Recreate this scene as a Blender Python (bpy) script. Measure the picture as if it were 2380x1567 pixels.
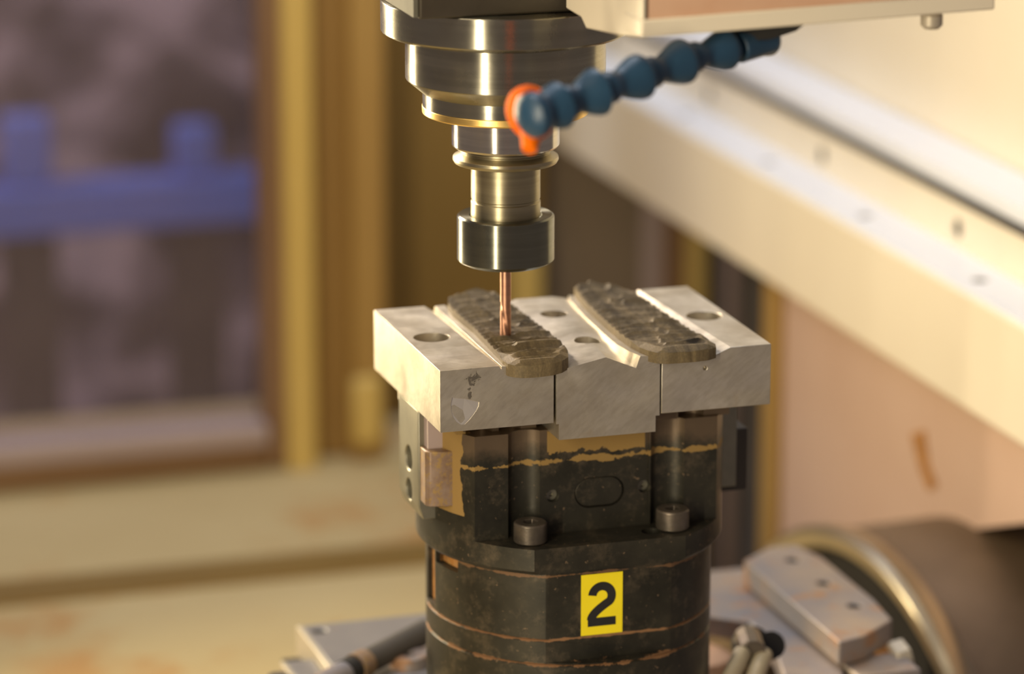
import bpy, bmesh, math, random
import numpy as np
from mathutils import Vector, Matrix

# ------------------------------------------------------------------ start, camera, light
for o in list(bpy.data.objects):
    bpy.data.objects.remove(o, do_unlink=True)
SC = bpy.context.scene
COL = SC.collection
# machine frame: X along the vise jaws, Y into the machine, Z up; the vise axis stands at X=Y=0
FPX, PITCH, YAW = 8519.8, 0.2609, 0.2993          # focal length in pixels of the 2380 px wide frame
CAMP = Vector((-0.48719, -1.49303, 0.61452))
FWH = Vector((math.sin(YAW), math.cos(YAW), 0))
RT = Vector((math.cos(YAW), -math.sin(YAW), 0))
FW = FWH * math.cos(PITCH) + Vector((0, 0, -math.sin(PITCH)))
UP = FWH * math.sin(PITCH) + Vector((0, 0, math.cos(PITCH)))
cam = bpy.data.cameras.new('camera')
camo = bpy.data.objects.new('camera', cam)
COL.objects.link(camo)
camo.location = CAMP
camo.rotation_euler = (math.pi / 2 - PITCH, 0, -YAW)
cam.sensor_width = 36.0
cam.lens = FPX / 2380 * 36.0
cam.clip_start = 0.05
cam.clip_end = 30
cam.dof.use_dof = True
cam.dof.focus_distance = 1.555
cam.dof.aperture_fstop = 4.4
SC.camera = camo

SC.view_settings.view_transform = 'Standard'
SC.view_settings.look = 'None'
SC.view_settings.gamma = 1
SC.view_settings.use_curve_mapping = False
SC.view_settings.exposure = 0.05

w = bpy.data.worlds.new('world'); SC.world = w
w.use_nodes = True
w.node_tree.nodes['Background'].inputs[0].default_value = (1.0, 0.81, 0.75, 1)
w.node_tree.nodes['Background'].inputs[1].default_value = 0.19

AX = Vector((-0.034, -0.015, 0))                   # spindle axis

def area(name, loc, target, sx, sy, power, col, spread=None):
    l = bpy.data.lights.new(name, 'AREA'); l.shape = 'RECTANGLE'; l.size = sx; l.size_y = sy
    l.energy = power; l.color = col
    o = bpy.data.objects.new(name, l); COL.objects.link(o); o.location = loc
    d = (Vector(target) - Vector(loc)).normalized()
    o.rotation_euler = d.to_track_quat('-Z', 'Y').to_euler()
    if spread: l.spread = math.radians(spread)
    return o

def polar(deg, r, z):
    a = math.radians(deg)
    p = AX + RT * (-math.sin(a) * r) + FWH * (-math.cos(a) * r)
    return Vector((p.x, p.y, z))
# two upright work lamps, one behind the left side door, one by the operator
area('work_lamp_rear', polar(131, 0.60, 0.35), (AX.x, AX.y, 0.35), 0.022, 0.52, 4.3, (1.0, 0.82, 0.50), 145)
area('work_lamp_front', polar(23, 0.95, 0.32), (AX.x, AX.y, 0.28), 0.02, 0.70, 7.0, (1.0, 0.86, 0.62))
sl = bpy.data.lights.new('added_rear_spot', 'SPOT'); sl.energy = 27.0; sl.color = (1.0, 0.84, 0.70)  # added spot, rakes the carved wood and jaw tops from behind
sl.spot_size = math.radians(30); sl.spot_blend = 0.6; sl.shadow_soft_size = 0.05
slo = bpy.data.objects.new('added_rear_spot', sl); COL.objects.link(slo); slo.location = (-0.22, 0.62, 0.54)
slo.rotation_euler = (Vector((0.0, 0.0, 0.2)) - slo.location).to_track_quat('-Z', 'Y').to_euler()
# daylight from the roof opening over the right-hand guide way and the room behind the operator
area('roof_daylight', (0.10, 0.45, 1.25), (0.30, 0.50, 0.15), 0.7, 0.5, 6.4, (0.82, 0.88, 1.0))
area('room_light', (-0.75, -0.35, 1.15), (0.25, 0.45, 0.0), 0.7, 0.7, 3.7, (1.0, 0.84, 0.62))
area('outside_light', (-0.6, 1.15, 0.9), (-0.1, 1.45, 0.0), 0.5, 0.4, 4.0, (0.80, 0.84, 1.0))

# ------------------------------------------------------------------ helpers
def ray(x, y):
    return FW + RT * ((x - 1190) / FPX) - UP * ((y - 783.5) / FPX)
def at(x, y, ax, val):
    """point (mm) where the sight line of a photo pixel meets a plane given in mm"""
    d = ray(x, y); t = (val / 1000 - CAMP[ax]) / d[ax]
    return (CAMP + d * t) * 1000
def atd(x, y, depth):
    return (CAMP + ray(x, y) * depth) * 1000
def zaxis(y, cx=AX.x, cy=AX.y):
    """height (mm) on the spindle axis that shows at photo row y"""
    lo, hi = 0.0, 0.6
    for i in range(40):
        m = (lo + hi) / 2
        d = Vector((cx, cy, m)) - CAMP
        py = 783.5 - FPX * d.dot(UP) / d.dot(FW)
        if py > y: lo = m
        else: hi = m
    return lo * 1000

class NT:
    def __init__(s, name):
        s.m = bpy.data.materials.new(name); s.m.use_nodes = True
        s.t = s.m.node_tree; s.b = s.t.nodes['Principled BSDF']
        s.geo = s.t.nodes.new('ShaderNodeNewGeometry')
    def n(s, typ, **kw):
        nd = s.t.nodes.new(typ)
        for k, v in kw.items(): setattr(nd, k, v)
        return nd
    def link(s, a, b): s.t.links.new(a, b)
    def noise(s, scale, detail=4, rough=0.55, stretch=None, rot=None, dist=0.0, off=0.0):
        mp = s.n('ShaderNodeMapping')
        s.link(s.geo.outputs['Position'], mp.inputs[0])
        if stretch and rot:
            mp.vector_type = 'TEXTURE'; mp.inputs['Scale'].default_value = tuple(1 / q for q in stretch)
        elif stretch: mp.inputs['Scale'].default_value = stretch
        if rot: mp.inputs['Rotation'].default_value = rot
        mp.inputs['Location'].default_value = (off, off * .7, off * 1.3)
        nz = s.n('ShaderNodeTexNoise'); nz.inputs['Scale'].default_value = scale
        nz.inputs['Detail'].default_value = detail; nz.inputs['Roughness'].default_value = rough
        nz.inputs['Distortion'].default_value = dist
        s.link(mp.outputs[0], nz.inputs['Vector'])
        return nz.outputs[0]
    def ramp(s, fac, stops):
        r = s.n('ShaderNodeValToRGB'); e = r.color_ramp.elements
        while len(e) < len(stops): e.new(0.5)
        for i, (p, c) in enumerate(stops):
            e[i].position = p
            e[i].color = (c, c, c, 1) if isinstance(c, (int, float)) else (*c, 1)
        s.link(fac, r.inputs[0]); return r.outputs[0]
    def mix(s, fac, a, b):
        m = s.n('ShaderNodeMix', data_type='RGBA')
        for sock, v in ((m.inputs[0], fac), (m.inputs[6], a), (m.inputs[7], b)):
            if isinstance(v, (int, float)): sock.default_value = v
            elif isinstance(v, tuple): sock.default_value = (*v, 1)
            else: s.link(v, sock)
        return m.outputs[2]
    def math(s, op, a, b=None, c=None):
        m = s.n('ShaderNodeMath', operation=op)
        for i, v in enumerate((a, b, c)):
            if v is None: continue
            if isinstance(v, (int, float)): m.inputs[i].default_value = v
            else: s.link(v, m.inputs[i])
        return m.outputs[0]
    def xyz(s):
        x = s.n('ShaderNodeSeparateXYZ'); s.link(s.geo.outputs['Position'], x.inputs[0]); return x.outputs
    def bump(s, h, strength=0.2, dist=0.0003):
        b = s.n('ShaderNodeBump'); b.inputs['Strength'].default_value = strength
        b.inputs['Distance'].default_value = dist
        s.link(h, b.inputs['Height']); s.link(b.outputs[0], s.b.inputs['Normal'])
    def setp(s, **kw):
        for k, v in kw.items():
            i = s.b.inputs[k.replace('_', ' ')]
            if isinstance(v, tuple): i.default_value = (*v, 1)
            elif isinstance(v, (int, float)): i.default_value = v
            else: s.link(v, i)
        return s

def paint(name, c1, c2, scale=6, rough=0.6, metal=0.0, fine=60, dirt=None, dirt_at=0.62):
    k = NT(name)
    a = k.ramp(k.noise(scale, 5), [(0.3, c1), (0.7, c2)])
    if dirt:
        d = k.ramp(k.noise(scale * 2.3, 7, 0.7, off=3.1), [(dirt_at, 0.0), (dirt_at + .1, 0.9)])
        a = k.mix(d, a, dirt)
    k.setp(Base_Color=a, Roughness=rough, Metallic=metal)
    k.bump(k.noise(fine * 10, 3), 0.15, 0.0003)
    return k.m

def turned(name, c, rough=0.28, aniso=0.85, band=None):
    k = NT(name)
    # lathe marks: noise that only changes along the axis
    nz = k.noise(420, 3, 0.6, stretch=(0.02, 0.02, 1.0))
    col = k.mix(k.ramp(nz, [(0.3, 0.0), (0.7, 1.0)]), tuple(x * .8 for x in c), c)
    sm = k.ramp(k.noise(30, 5, 0.6), [(0.35, rough * .8), (0.7, rough * 1.3)])
    k.setp(Base_Color=col, Metallic=1.0, Roughness=sm, Anisotropic=aniso, Anisotropic_Rotation=0.25)
    tg = k.n('ShaderNodeTangent', direction_type='RADIAL', axis='Z')
    k.link(tg.outputs[0], k.b.inputs['Tangent'])
    return k.m

M = {}
M['steel'] = turned('turned_steel', (0.35, 0.33, 0.255), 0.25, 0.93)
M['steel_shiny'] = turned('ground_steel', (0.60, 0.56, 0.48), 0.20, 0.93)
M['steel_warm'] = turned('worn_holder_steel', (0.42, 0.37, 0.24), 0.42, 0.7)
M['nut'] = turned('blackened_nut_steel', (0.20, 0.20, 0.155), 0.30, 0.88)
M['gold'] = turned('brass_ring', (0.95, 0.66, 0.22), 0.36, 0.6)
M['carbide'] = turned('coated_carbide', (0.60, 0.33, 0.22), 0.45, 0.4)
M['housing'] = paint('housing_dark', (0.05, 0.042, 0.03), (0.10, 0.085, 0.06), 20, 0.45, 0.6)

M['housing_side'] = paint('housing_lit_side_grey', (0.10, 0.095, 0.07), (0.15, 0.14, 0.105), 40, 0.75)  # paler copy for the left face, its light put into the colour

def aluminium():
    k = NT('milled_aluminium')
    s1 = k.noise(500, 3, 0.6, stretch=(1, 1, 0.05), rot=(0.5, 0.8, 0.3))
    big = k.noise(28, 5, 0.6, dist=0.6)
    c = k.ramp(big, [(0.3, (0.50, 0.44, 0.34)), (0.52, (0.60, 0.55, 0.45)), (0.72, (0.66, 0.61, 0.53))])
    c = k.mix(k.ramp(s1, [(0.35, 0.28), (0.6, 0.0)]), c, (0.36, 0.31, 0.23))
    # dark pits left by the saw on the near corner of the front face, below the top edge
    x, y, z = k.xyz()
    pit = k.noise(330, 6, 0.65, dist=1.0)
    def blob(cx, cz, rx, rz):
        a = k.math('POWER', k.math('DIVIDE', k.math('SUBTRACT', x, cx), rx), 2)
        b = k.math('POWER', k.math('DIVIDE', k.math('SUBTRACT', z, cz), rz), 2)
        return k.math('SUBTRACT', 1.0, k.math('ADD', a, b))
    m = k.math('MAXIMUM', blob(-.0600, .1955, .0050, .0050), blob(-.0620, .1890, .0017, .0050))
    m = k.math('MULTIPLY_ADD', pit, 3.4, k.math('SUBTRACT', m, 2.35))
    front = k.math('LESS_THAN', y, -.0530)
    m = k.math('MULTIPLY', k.math('MULTIPLY', k.ramp(m, [(0.05, 0.0), (0.25, 1.0)]), front), 0.8)
    c = k.mix(m, c, (0.16, 0.14, 0.11))
    st = k.ramp(k.noise(40, 5, 0.7, off=5), [(0.62, 0.0), (0.75, 0.35)])
    c = k.mix(st, c, (0.50, 0.36, 0.17))
    r = k.ramp(k.noise(60, 4, off=2), [(0.3, 0.34), (0.7, 0.5)])
    k.setp(Base_Color=c, Metallic=0.82, Roughness=r)
    k.bump(k.math('ADD', s1, k.math('MULTIPLY', m, -2.0)), 0.25, 0.00025)
    return k.m
M['alu'] = aluminium()
def alu_bright():
    k = NT('freshly_cut_aluminium')
    k.setp(Base_Color=(0.86, 0.82, 0.74), Metallic=0.9, Roughness=0.38)
    k.bump(k.noise(300, 3), 0.2, 0.0002); return k.m
M['alu_bright'] = alu_bright()

def vise_steel(name, band=False, grooves=False):
    k = NT(name)
    c = k.ramp(k.noise(35, 7, 0.65), [(0.3, (0.024, 0.023, 0.017)), (0.55, (0.046, 0.042, 0.030)), (0.8, (0.085, 0.072, 0.047))])
    # greyish dust
    c = k.mix(k.ramp(k.noise(75, 8, 0.75, off=1.7), [(0.52, 0.0), (0.72, 0.55)]), c, (0.20, 0.155, 0.10))
    specks = k.ramp(k.noise(420, 3, 0.5, off=9), [(0.68, 0.0), (0.74, 0.7)])
    c = k.mix(specks, c, (0.32, 0.22, 0.13))
    x, y, z = k.xyz()
    tan = 0.0
    m = None
    def band_mask(z0, half, nscale, namp, off, slope=0.0):
        n = k.noise(nscale, 6, 0.7, off=off)
        d = k.math('ABSOLUTE', k.math('SUBTRACT', k.math('ADD', z, k.math('MULTIPLY', x, slope)), z0))
        v = k.math('ADD', k.math('SUBTRACT', half, d), k.math('MULTIPLY', k.math('SUBTRACT', n, 0.5), namp))
        return k.ramp(k.math('MULTIPLY_ADD', v, 1500.0, 0.5), [(0.25, 0.0), (0.75, 1.0)])
    if band:
        m = band_mask(0.1506, 0.0013, 70, 0.010, 0.0)
        m2 = k.math('MULTIPLY', band_mask(0.1590, 0.0046, 75, 0.015, 4.0, 0.03),
                    k.math('MULTIPLY', k.math('GREATER_THAN', x, -0.0225), k.math('LESS_THAN', x, 0.0225)))
        m = k.math('MAXIMUM', m, m2)
        # paste smeared around the key on the left side
        l = k.math('MULTIPLY', k.math('LESS_THAN', x, -0.0555), k.math('GREATER_THAN', z, 0.128))
        a = k.math('SUBTRACT', -0.026, y)
        v = k.math('SUBTRACT', 0.008, k.math('ABSOLUTE', a))
        v = k.math('ADD', v, k.math('MULTIPLY', k.math('SUBTRACT', k.noise(90, 5, off=7), .5), 0.010))
        m3 = k.math('MULTIPLY', l, k.ramp(k.math('MULTIPLY_ADD', v, 1500.0, 0.5), [(0.25, 0), (0.75, 1)]))
        m = k.math('MAXIMUM', m, m3)
        c = k.mix(k.math('MULTIPLY', m, 0.92), c, (0.30, 0.185, 0.052))
        # brownish haze around the stain
        h = k.ramp(k.math('MULTIPLY_ADD', k.math('SUBTRACT', z, 0.150), 60.0, k.math('SUBTRACT', k.noise(80, 7, 0.7, off=12), 0.35)), [(0.3, 0), (0.7, 0.85)])
        c = k.mix(k.math('MULTIPLY', h, k.math('SUBTRACT', 1.0, m)), c, (0.17, 0.12, 0.075))
    if grooves:
        g1 = band_mask(0.0752, 0.0006, 150, 0.0025, 3.0)
        g2 = band_mask(0.0640, 0.0006, 90, 0.0060, 6.0)
        g3 = band_mask(0.1045, 0.0004, 60, 0.0060, 8.0)
        m = k.math('MAXIMUM', g1, k.math('MAXIMUM', g2, k.math('MULTIPLY', g3, 0.7)))
        c = k.mix(k.math('MULTIPLY', m, 0.85), c, (0.27, 0.135, 0.055))
    rough = k.ramp(k.noise(50, 5, off=4), [(0.3, 0.36), (0.7, 0.55)])
    if m is not None: rough = k.math('MAXIMUM', rough, k.math('MULTIPLY', m, 0.8))
    met = 0.55 if m is None else k.math('MULTIPLY', k.math('SUBTRACT', 1.0, m), 0.55)
    k.setp(Base_Color=c, Metallic=met, Roughness=rough)
    k.bump(k.noise(900, 4), 0.12, 0.0002)
    return k.m
M['vise'] = vise_steel('dark_vise_steel', band=True)
M['drum'] = vise_steel('dark_drum_steel', grooves=True)
M['bolt'] = paint('bolt_steel', (0.10, 0.085, 0.065), (0.19, 0.155, 0.12), 120, 0.42, 0.7, 90, (0.26, 0.19, 0.12))
M['carrier'] = paint('carrier_steel', (0.22, 0.21, 0.16), (0.30, 0.28, 0.21), 60, 0.4, 0.7, 90)
M['rust'] = paint('rusty_recess', (0.55, 0.24, 0.05), (0.28, 0.13, 0.04), 120, 0.8, 0.0, 90, (0.55, 0.34, 0.10), 0.55)
M['key'] = paint('smeared_key', (0.20, 0.12, 0.07), (0.30, 0.22, 0.17), 160, 0.5, 0.3, 90, (0.33, 0.21, 0.07), 0.5)
M['black'] = paint('black_void', (0.006, 0.005, 0.004), (0.012, 0.01, 0.008), 50, 0.8)
M['yellow'] = paint('yellow_vinyl', (0.93, 0.76, 0.012), (0.97, 0.80, 0.016), 90, 0.45, 0.0, 60, (0.5, 0.33, 0.03), 0.68)
M['ink'] = paint('black_print', (0.012, 0.012, 0.012), (0.022, 0.020, 0.018), 90, 0.5)

def wood():
    k = NT('dark_carved_wood')
    g = k.noise(150, 7, 0.65, stretch=(1.0, 0.10, 0.2), dist=0.8)
    c = k.ramp(g, [(0.30, (0.095, 0.070, 0.038)), (0.48, (0.155, 0.118, 0.064)), (0.62, (0.21, 0.158, 0.082)), (0.74, (0.30, 0.21, 0.09))])
    x, y, z = k.xyz()
    kx = k.math('POWER', k.math('DIVIDE', k.math('SUBTRACT', x, 0.0395), 0.0048), 2)
    ky = k.math('POWER', k.math('DIVIDE', k.math('SUBTRACT', y, -0.0500), 0.0036), 2)
    kn = k.math('MULTIPLY_ADD', k.noise(500, 4, off=6), 0.8, k.math('SUBTRACT', 0.6, k.math('ADD', kx, ky)))
    c = k.mix(k.ramp(kn, [(0.0, 0.0), (0.6, 0.92)]), c, (0.012, 0.009, 0.006))
    sp = k.ramp(k.noise(900, 3, 0.6, off=2), [(0.4, 0.25), (0.65, 0.0)])
    c = k.mix(sp, c, (0.03, 0.025, 0.02))
    k.setp(Base_Color=c, Roughness=0.6, Specular_IOR_Level=0.2)
    k.bump(k.noise(1500, 3), 0.35, 0.0002); return k.m
M['wood'] = wood()
M['blue'] = paint('blue_plastic', (0.014, 0.050, 0.095), (0.020, 0.066, 0.125), 60, 0.38)
M['orange'] = paint('orange_plastic', (1.0, 0.155, 0.0), (1.0, 0.19, 0.0), 60, 0.6)
M['orange'].node_tree.nodes['Principled BSDF'].inputs['Specular IOR Level'].default_value = 0.15
M['cream'] = paint('cream_enamel', (0.80, 0.71, 0.54), (0.86, 0.78, 0.62), 4, 0.45, 0.0, 30, (0.66, 0.50, 0.36), 0.66)
M['white'] = paint('white_daylit_cover', (0.80, 0.83, 0.90), (0.86, 0.89, 0.95), 5, 0.35, 0.0, 30, (0.66, 0.50, 0.40), 0.70)  # bluish daylight on the upward steps is mixed into this white
M['pinkwall'] = paint('dusty_pinkish_enamel', (0.60, 0.41, 0.31), (0.68, 0.50, 0.40), 5, 0.7, 0.0, 30, (0.42, 0.22, 0.12), 0.68)
M['coverpink'] = paint('rust_stained_cover', (0.62, 0.36, 0.22), (0.74, 0.52, 0.36), 14, 0.6, 0.0, 30, (0.55, 0.28, 0.12), 0.6)
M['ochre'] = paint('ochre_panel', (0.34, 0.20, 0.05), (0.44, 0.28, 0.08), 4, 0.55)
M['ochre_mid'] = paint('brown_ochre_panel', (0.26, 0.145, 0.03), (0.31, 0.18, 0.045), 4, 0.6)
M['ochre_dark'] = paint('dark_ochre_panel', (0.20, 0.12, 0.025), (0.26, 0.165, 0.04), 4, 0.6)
M['mustard'] = paint('mustard_post', (0.60, 0.42, 0.11), (0.66, 0.48, 0.15), 5, 0.5)
M['brown'] = paint('brown_frame', (0.20, 0.11, 0.05), (0.26, 0.15, 0.07), 5, 0.6)
M['darkgrey'] = paint('dark_grey_rubber', (0.035, 0.03, 0.025), (0.07, 0.06, 0.05), 10, 0.7)
M['greywall'] = paint('grey_brown_wall', (0.20, 0.155, 0.10), (0.26, 0.20, 0.14), 5, 0.7)
M['mauve'] = paint('mauve_grey_post', (0.36, 0.28, 0.26), (0.42, 0.33, 0.30), 6, 0.6)
M['bed'] = paint('dusty_bed', (0.48, 0.37, 0.17), (0.58, 0.47, 0.24), 3.5, 0.75, 0.0, 30, (0.48, 0.27, 0.09), 0.54)
M['plate'] = paint('grey_plate', (0.21, 0.205, 0.22), (0.29, 0.275, 0.275), 25, 0.45, 0.35, 60, (0.36, 0.20, 0.11), 0.64)
M['plate_rust'] = paint('rusty_grey_plate', (0.20, 0.205, 0.25), (0.38, 0.30, 0.235), 22, 0.5, 0.3, 60, (0.40, 0.21, 0.10), 0.55)
M['edge'] = paint('pale_plate_edge', (0.50, 0.44, 0.34), (0.56, 0.5, 0.4), 30, 0.45, 0.3)
M['tube'] = paint('dusty_motor_tube', (0.13, 0.09, 0.05), (0.24, 0.17, 0.11), 9, 0.5, 0.3, 60, (0.34, 0.20, 0.11), 0.62)
M['ring'] = paint('polished_flange', (0.45, 0.40, 0.30), (0.56, 0.50, 0.38), 15, 0.28, 0.9)
M['hose'] = paint('pale_hose', (0.40, 0.33, 0.20), (0.48, 0.40, 0.26), 60, 0.5)
M['bluesteel'] = paint('blue_painted_steel', (0.11, 0.19, 0.62), (0.14, 0.22, 0.70), 8, 0.5)
def mottled():
    k = NT('mottled_window_reflections')
    c = k.ramp(k.noise(10, 3, 0.5, dist=0.4, stretch=(1, 1, 1.3)), [(0.40, (0.055, 0.042, 0.042)), (0.5, (0.17, 0.135, 0.15)), (0.60, (0.50, 0.40, 0.43))])  # mottle imitates reflections in the window
    k.setp(Base_Color=c, Roughness=0.8); return k.m
M['mottled'] = mottled()
def pane():
    k = NT('dusty_polycarbonate')
    tr = k.n('ShaderNodeBsdfTransparent'); tr.inputs[0].default_value = (0.93, 0.9, 0.92, 1)
    k.setp(Base_Color=(0.42, 0.33, 0.34), Roughness=0.25)
    mx = k.n('ShaderNodeMixShader')
    k.link(k.ramp(k.noise(5, 4), [(0.3, 0.06), (0.7, 0.16)]), mx.inputs[0])
    k.link(tr.outputs[0], mx.inputs[1]); k.link(k.b.outputs[0], mx.inputs[2])
    k.link(mx.outputs[0], k.t.nodes['Material Output'].inputs[0]); return k.m
M['pane'] = pane()

# ---- mesh building (all coordinates in millimetres, world frame)
def bm_box(x0, x1, y0, y1, z0, z1, bm=None):
    bm = bm or bmesh.new()
    v = [bm.verts.new((x, y, z)) for x in (x0, x1) for y in (y0, y1) for z in (z0, z1)]
    for f in ((0, 1, 3, 2), (4, 6, 7, 5), (0, 4, 5, 1), (2, 3, 7, 6), (0, 2, 6, 4), (1, 5, 7, 3)):
        bm.faces.new([v[i] for i in f])
    return bm
def bm_prism(pts, z0, z1, bm=None):
    bm = bm or bmesh.new()
    a = [bm.verts.new((p[0], p[1], z0)) for p in pts]; b = [bm.verts.new((p[0], p[1], z1)) for p in pts]
    n = len(pts)
    bm.faces.new(a[::-1]); bm.faces.new(b)
    for i in range(n): bm.faces.new((a[i], a[(i + 1) % n], b[(i + 1) % n], b[i]))
    return bm
def bm_loft(secs, bm=None, close=True):
    """sections of equal vertex count, capped"""
    bm = bm or bmesh.new()
    R = [[bm.verts.new(p) for p in s] for s in secs]
    n = len(R[0])
    for a, b in zip(R, R[1:]):
        for i in range(n): bm.faces.new((a[i], a[(i + 1) % n], b[(i + 1) % n], b[i]))
    bm.faces.new(R[0][::-1]); bm.faces.new(R[-1])
    return bm
def bm_lathe(prof, seg=96, bm=None, closed=False, mat=None):
    """prof: list of (r, z) from one end to the other about Z; caps on the ends unless closed ring"""
    bm = bm or bmesh.new()
    R = []
    for r, z in prof:
        R.append([bm.verts.new((r * math.cos(2 * math.pi * i / seg), r * math.sin(2 * math.pi * i / seg), z)) for i in range(seg)])
    prs = list(zip(R, R[1:])) + ([(R[-1], R[0])] if closed else [])
    for a, b in prs:
        for i in range(seg): bm.faces.new((a[i], a[(i + 1) % seg], b[(i + 1) % seg], b[i]))
    if not closed:
        bm.faces.new(R[0][::-1]); bm.faces.new(R[-1])
    if mat is not None: bmesh.ops.transform(bm, matrix=mat, verts=[v for q in R for v in q])
    return bm
def bm_cyl(p0, p1, r, seg=32, bm=None, r2=None):
    p0 = Vector(p0); p1 = Vector(p1); d = p1 - p0
    mt = Matrix.Translation(p0) @ d.to_track_quat('Z', 'Y').to_matrix().to_4x4()
    return bm_lathe([(r, 0), (r if r2 is None else r2, d.length)], seg, bm, mat=mt)

def mesh_of(bm, name, mat, smooth=30):
    bmesh.ops.recalc_face_normals(bm, faces=bm.faces)
    me = bpy.data.meshes.new(name); bm.to_mesh(me); bm.free()
    me.transform(Matrix.Scale(0.001, 4))
    me.materials.append(mat)
    if smooth:
        me.polygons.foreach_set('use_smooth', [True] * len(me.polygons))
        me.set_sharp_from_angle(angle=math.radians(smooth))
    return me
def part(name, bm, mat, parent=None, label=None, smooth=30, bevel=0.0, cuts=(), group=None):
    """one mesh object; bm in world millimetres"""
    me = mesh_of(bm, name, M[mat], smooth)
    o = bpy.data.objects.new(name, me); COL.objects.link(o)
    for cb in cuts:
        cut(o, cb)
    if cuts and smooth:
        o.data.polygons.foreach_set('use_smooth', [True] * len(o.data.polygons))
        o.data.set_sharp_from_angle(angle=math.radians(smooth))
    if parent is not None:
        o.parent = parent
        l = Vector((0, 0, 0)); p = parent
        while p is not None: l += p.location; p = p.parent
        o.location = -l
    if label: o['label'] = label
    if bevel:
        b = o.modifiers.new('bevel', 'BEVEL'); b.width = bevel / 1000; b.segments = 2
        b.limit_method = 'ANGLE'; b.angle_limit = math.radians(40); b.use_clamp_overlap = True
    return o
def cut(o, cb):
    me = mesh_of(cb, 'cutter', o.data.materials[0], 0)
    c = bpy.data.objects.new('cutter', me); COL.objects.link(c)
    m = o.modifiers.new('b', 'BOOLEAN'); m.operation = 'DIFFERENCE'; m.object = c; m.solver = 'EXACT'
    dg = bpy.context.evaluated_depsgraph_get(); dg.update()
    new = bpy.data.meshes.new_from_object(o.evaluated_get(dg))
    o.modifiers.remove(m); old = o.data; o.data = new
    bpy.data.meshes.remove(old); bpy.data.objects.remove(c); bpy.data.meshes.remove(me)
def thing(name, label, cat, loc, group=None):
    o = bpy.data.objects.new(name, None); COL.objects.link(o)
    o.empty_display_size = 0.01
    o.location = Vector(loc) / 1000
    o['label'] = label; o['category'] = cat
    if group: o['group'] = group
    return o
def tag(o, label, cat, group=None):
    o['label'] = label; o['category'] = cat
    if group: o['group'] = group
    return o
def struct(name, bm, mat, label=None, **kw):
    o = part(name, bm, mat, None, label, **kw); o['kind'] = 'structure'; return o

# ------------------------------------------------------------------ the enclosure
FZ = -100.0
struct('floor', bm_box(-900, 200, -300, 950, FZ - 20, FZ), 'bed', 'beige dusty sloping bed of the machine with brown stains')
struct('floor', bm_box(200, 900, -300, 950, -420, -400), 'bed', 'lower pit of the machine bed')
struct('trim_1', bm_box(-900, 180, 560, 600, FZ, FZ + 3), 'ochre_dark', 'long dark strip lying across the beige bed')

# left: door wall with the window, in the plane Y=790
WY = 790.0
xw = at(607, 500, 1, WY).x; xf = at(662, 500, 1, WY).x
zs = at(300, 1003, 1, WY).z; zf = at(300, 1110, 1, WY).z
w1 = thing('window_1', 'large door window of dusty plastic with blue blur behind', 'window', (xw - 300, WY, zs))
del w1['category']; w1['kind'] = 'structure'
part('window_pane', bm_box(-900, xw + 4, WY + 6, WY + 12, zs - 4, 560), 'pane', w1)
part('window_frame', bm_box(xw, xf, WY - 8, WY + 20, zf, 560), 'brown', w1, bevel=3)
part('window_frame', bm_box(-900, xw, WY - 8, WY + 20, zf, zs - 14), 'brown', w1, bevel=3)
part('window_sill', bm_box(-900, xw, WY - 14, WY + 20, zs - 14, zs), 'mauve', w1, bevel=2)
struct('wall_left', bm_box(-900, xf, WY - 2, WY + 18, FZ, zf), 'ochre', 'cream kick panel under the window')
# behind the pane: backdrop painted with the window reflections, and the blue rail
struct('wall_back', bm_box(-1300, 260, 1500, 1520, -500, 900), 'mottled', 'mottled mauve backdrop painted for the reflections in the window')
br = thing('blue_rail', 'blurred blue steel rail with two uprights seen through the window', 'rail', (-300, 1250, -130))
za = at(300, 412, 1, 1250).z; zb = at(300, 525, 1, 1250).z
part('crossbar', bm_box(-1100, 150, 1230, 1270, zb, za), 'bluesteel', br, bevel=4)
for px, top, wd in ((60, 265, 110), (450, 285, 90)):
    c = at(px, 400, 1, 1250); zt = at(px, top, 1, 1250).z; b = at(px + wd / 2, 400, 1, 1250).x - c.x
    part('upright', bm_prism([(c.x - b, 1235), (c.x + b, 1235), (c.x + b, 1262), (c.x - b, 1262)], za, zt), 'bluesteel', br, bevel=4)
    part('foot_post', bm_box(c.x - 20, c.x + 20, 1235, 1262, -300, zb), 'darkgrey', br)

# right of the window: folded sheet panels back to the recess
def X(px, Y, y=650): return at(px, y, 1, Y).x
struct('trim_2', bm_box(X(662, 780), X(733, 780), 778, 800, at(700, 1150, 1, 780).z, 560), 'mustard', 'upright post beside the window frame, its lit edge put into pale yellow', bevel=3)  # brightness of the lit edge face is put into the colour
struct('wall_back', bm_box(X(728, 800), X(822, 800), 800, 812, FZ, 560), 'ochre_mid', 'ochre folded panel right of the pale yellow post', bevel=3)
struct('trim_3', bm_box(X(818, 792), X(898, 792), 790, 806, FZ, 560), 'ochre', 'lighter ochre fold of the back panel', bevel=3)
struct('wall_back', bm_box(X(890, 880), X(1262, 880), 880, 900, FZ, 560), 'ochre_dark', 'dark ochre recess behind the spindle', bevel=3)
la = tag(part('yellow_glow_patch', bm_box(X(818, 780), X(888, 780), 778, 790, at(850, 1035, 1, 780).z, at(850, 880, 1, 780).z), 'mustard', bevel=4),
         'yellow glow painted as a small plate low on the ochre panel left of the vise', 'glow patch')  # glow on the panel, drawn as a mustard plate
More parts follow.
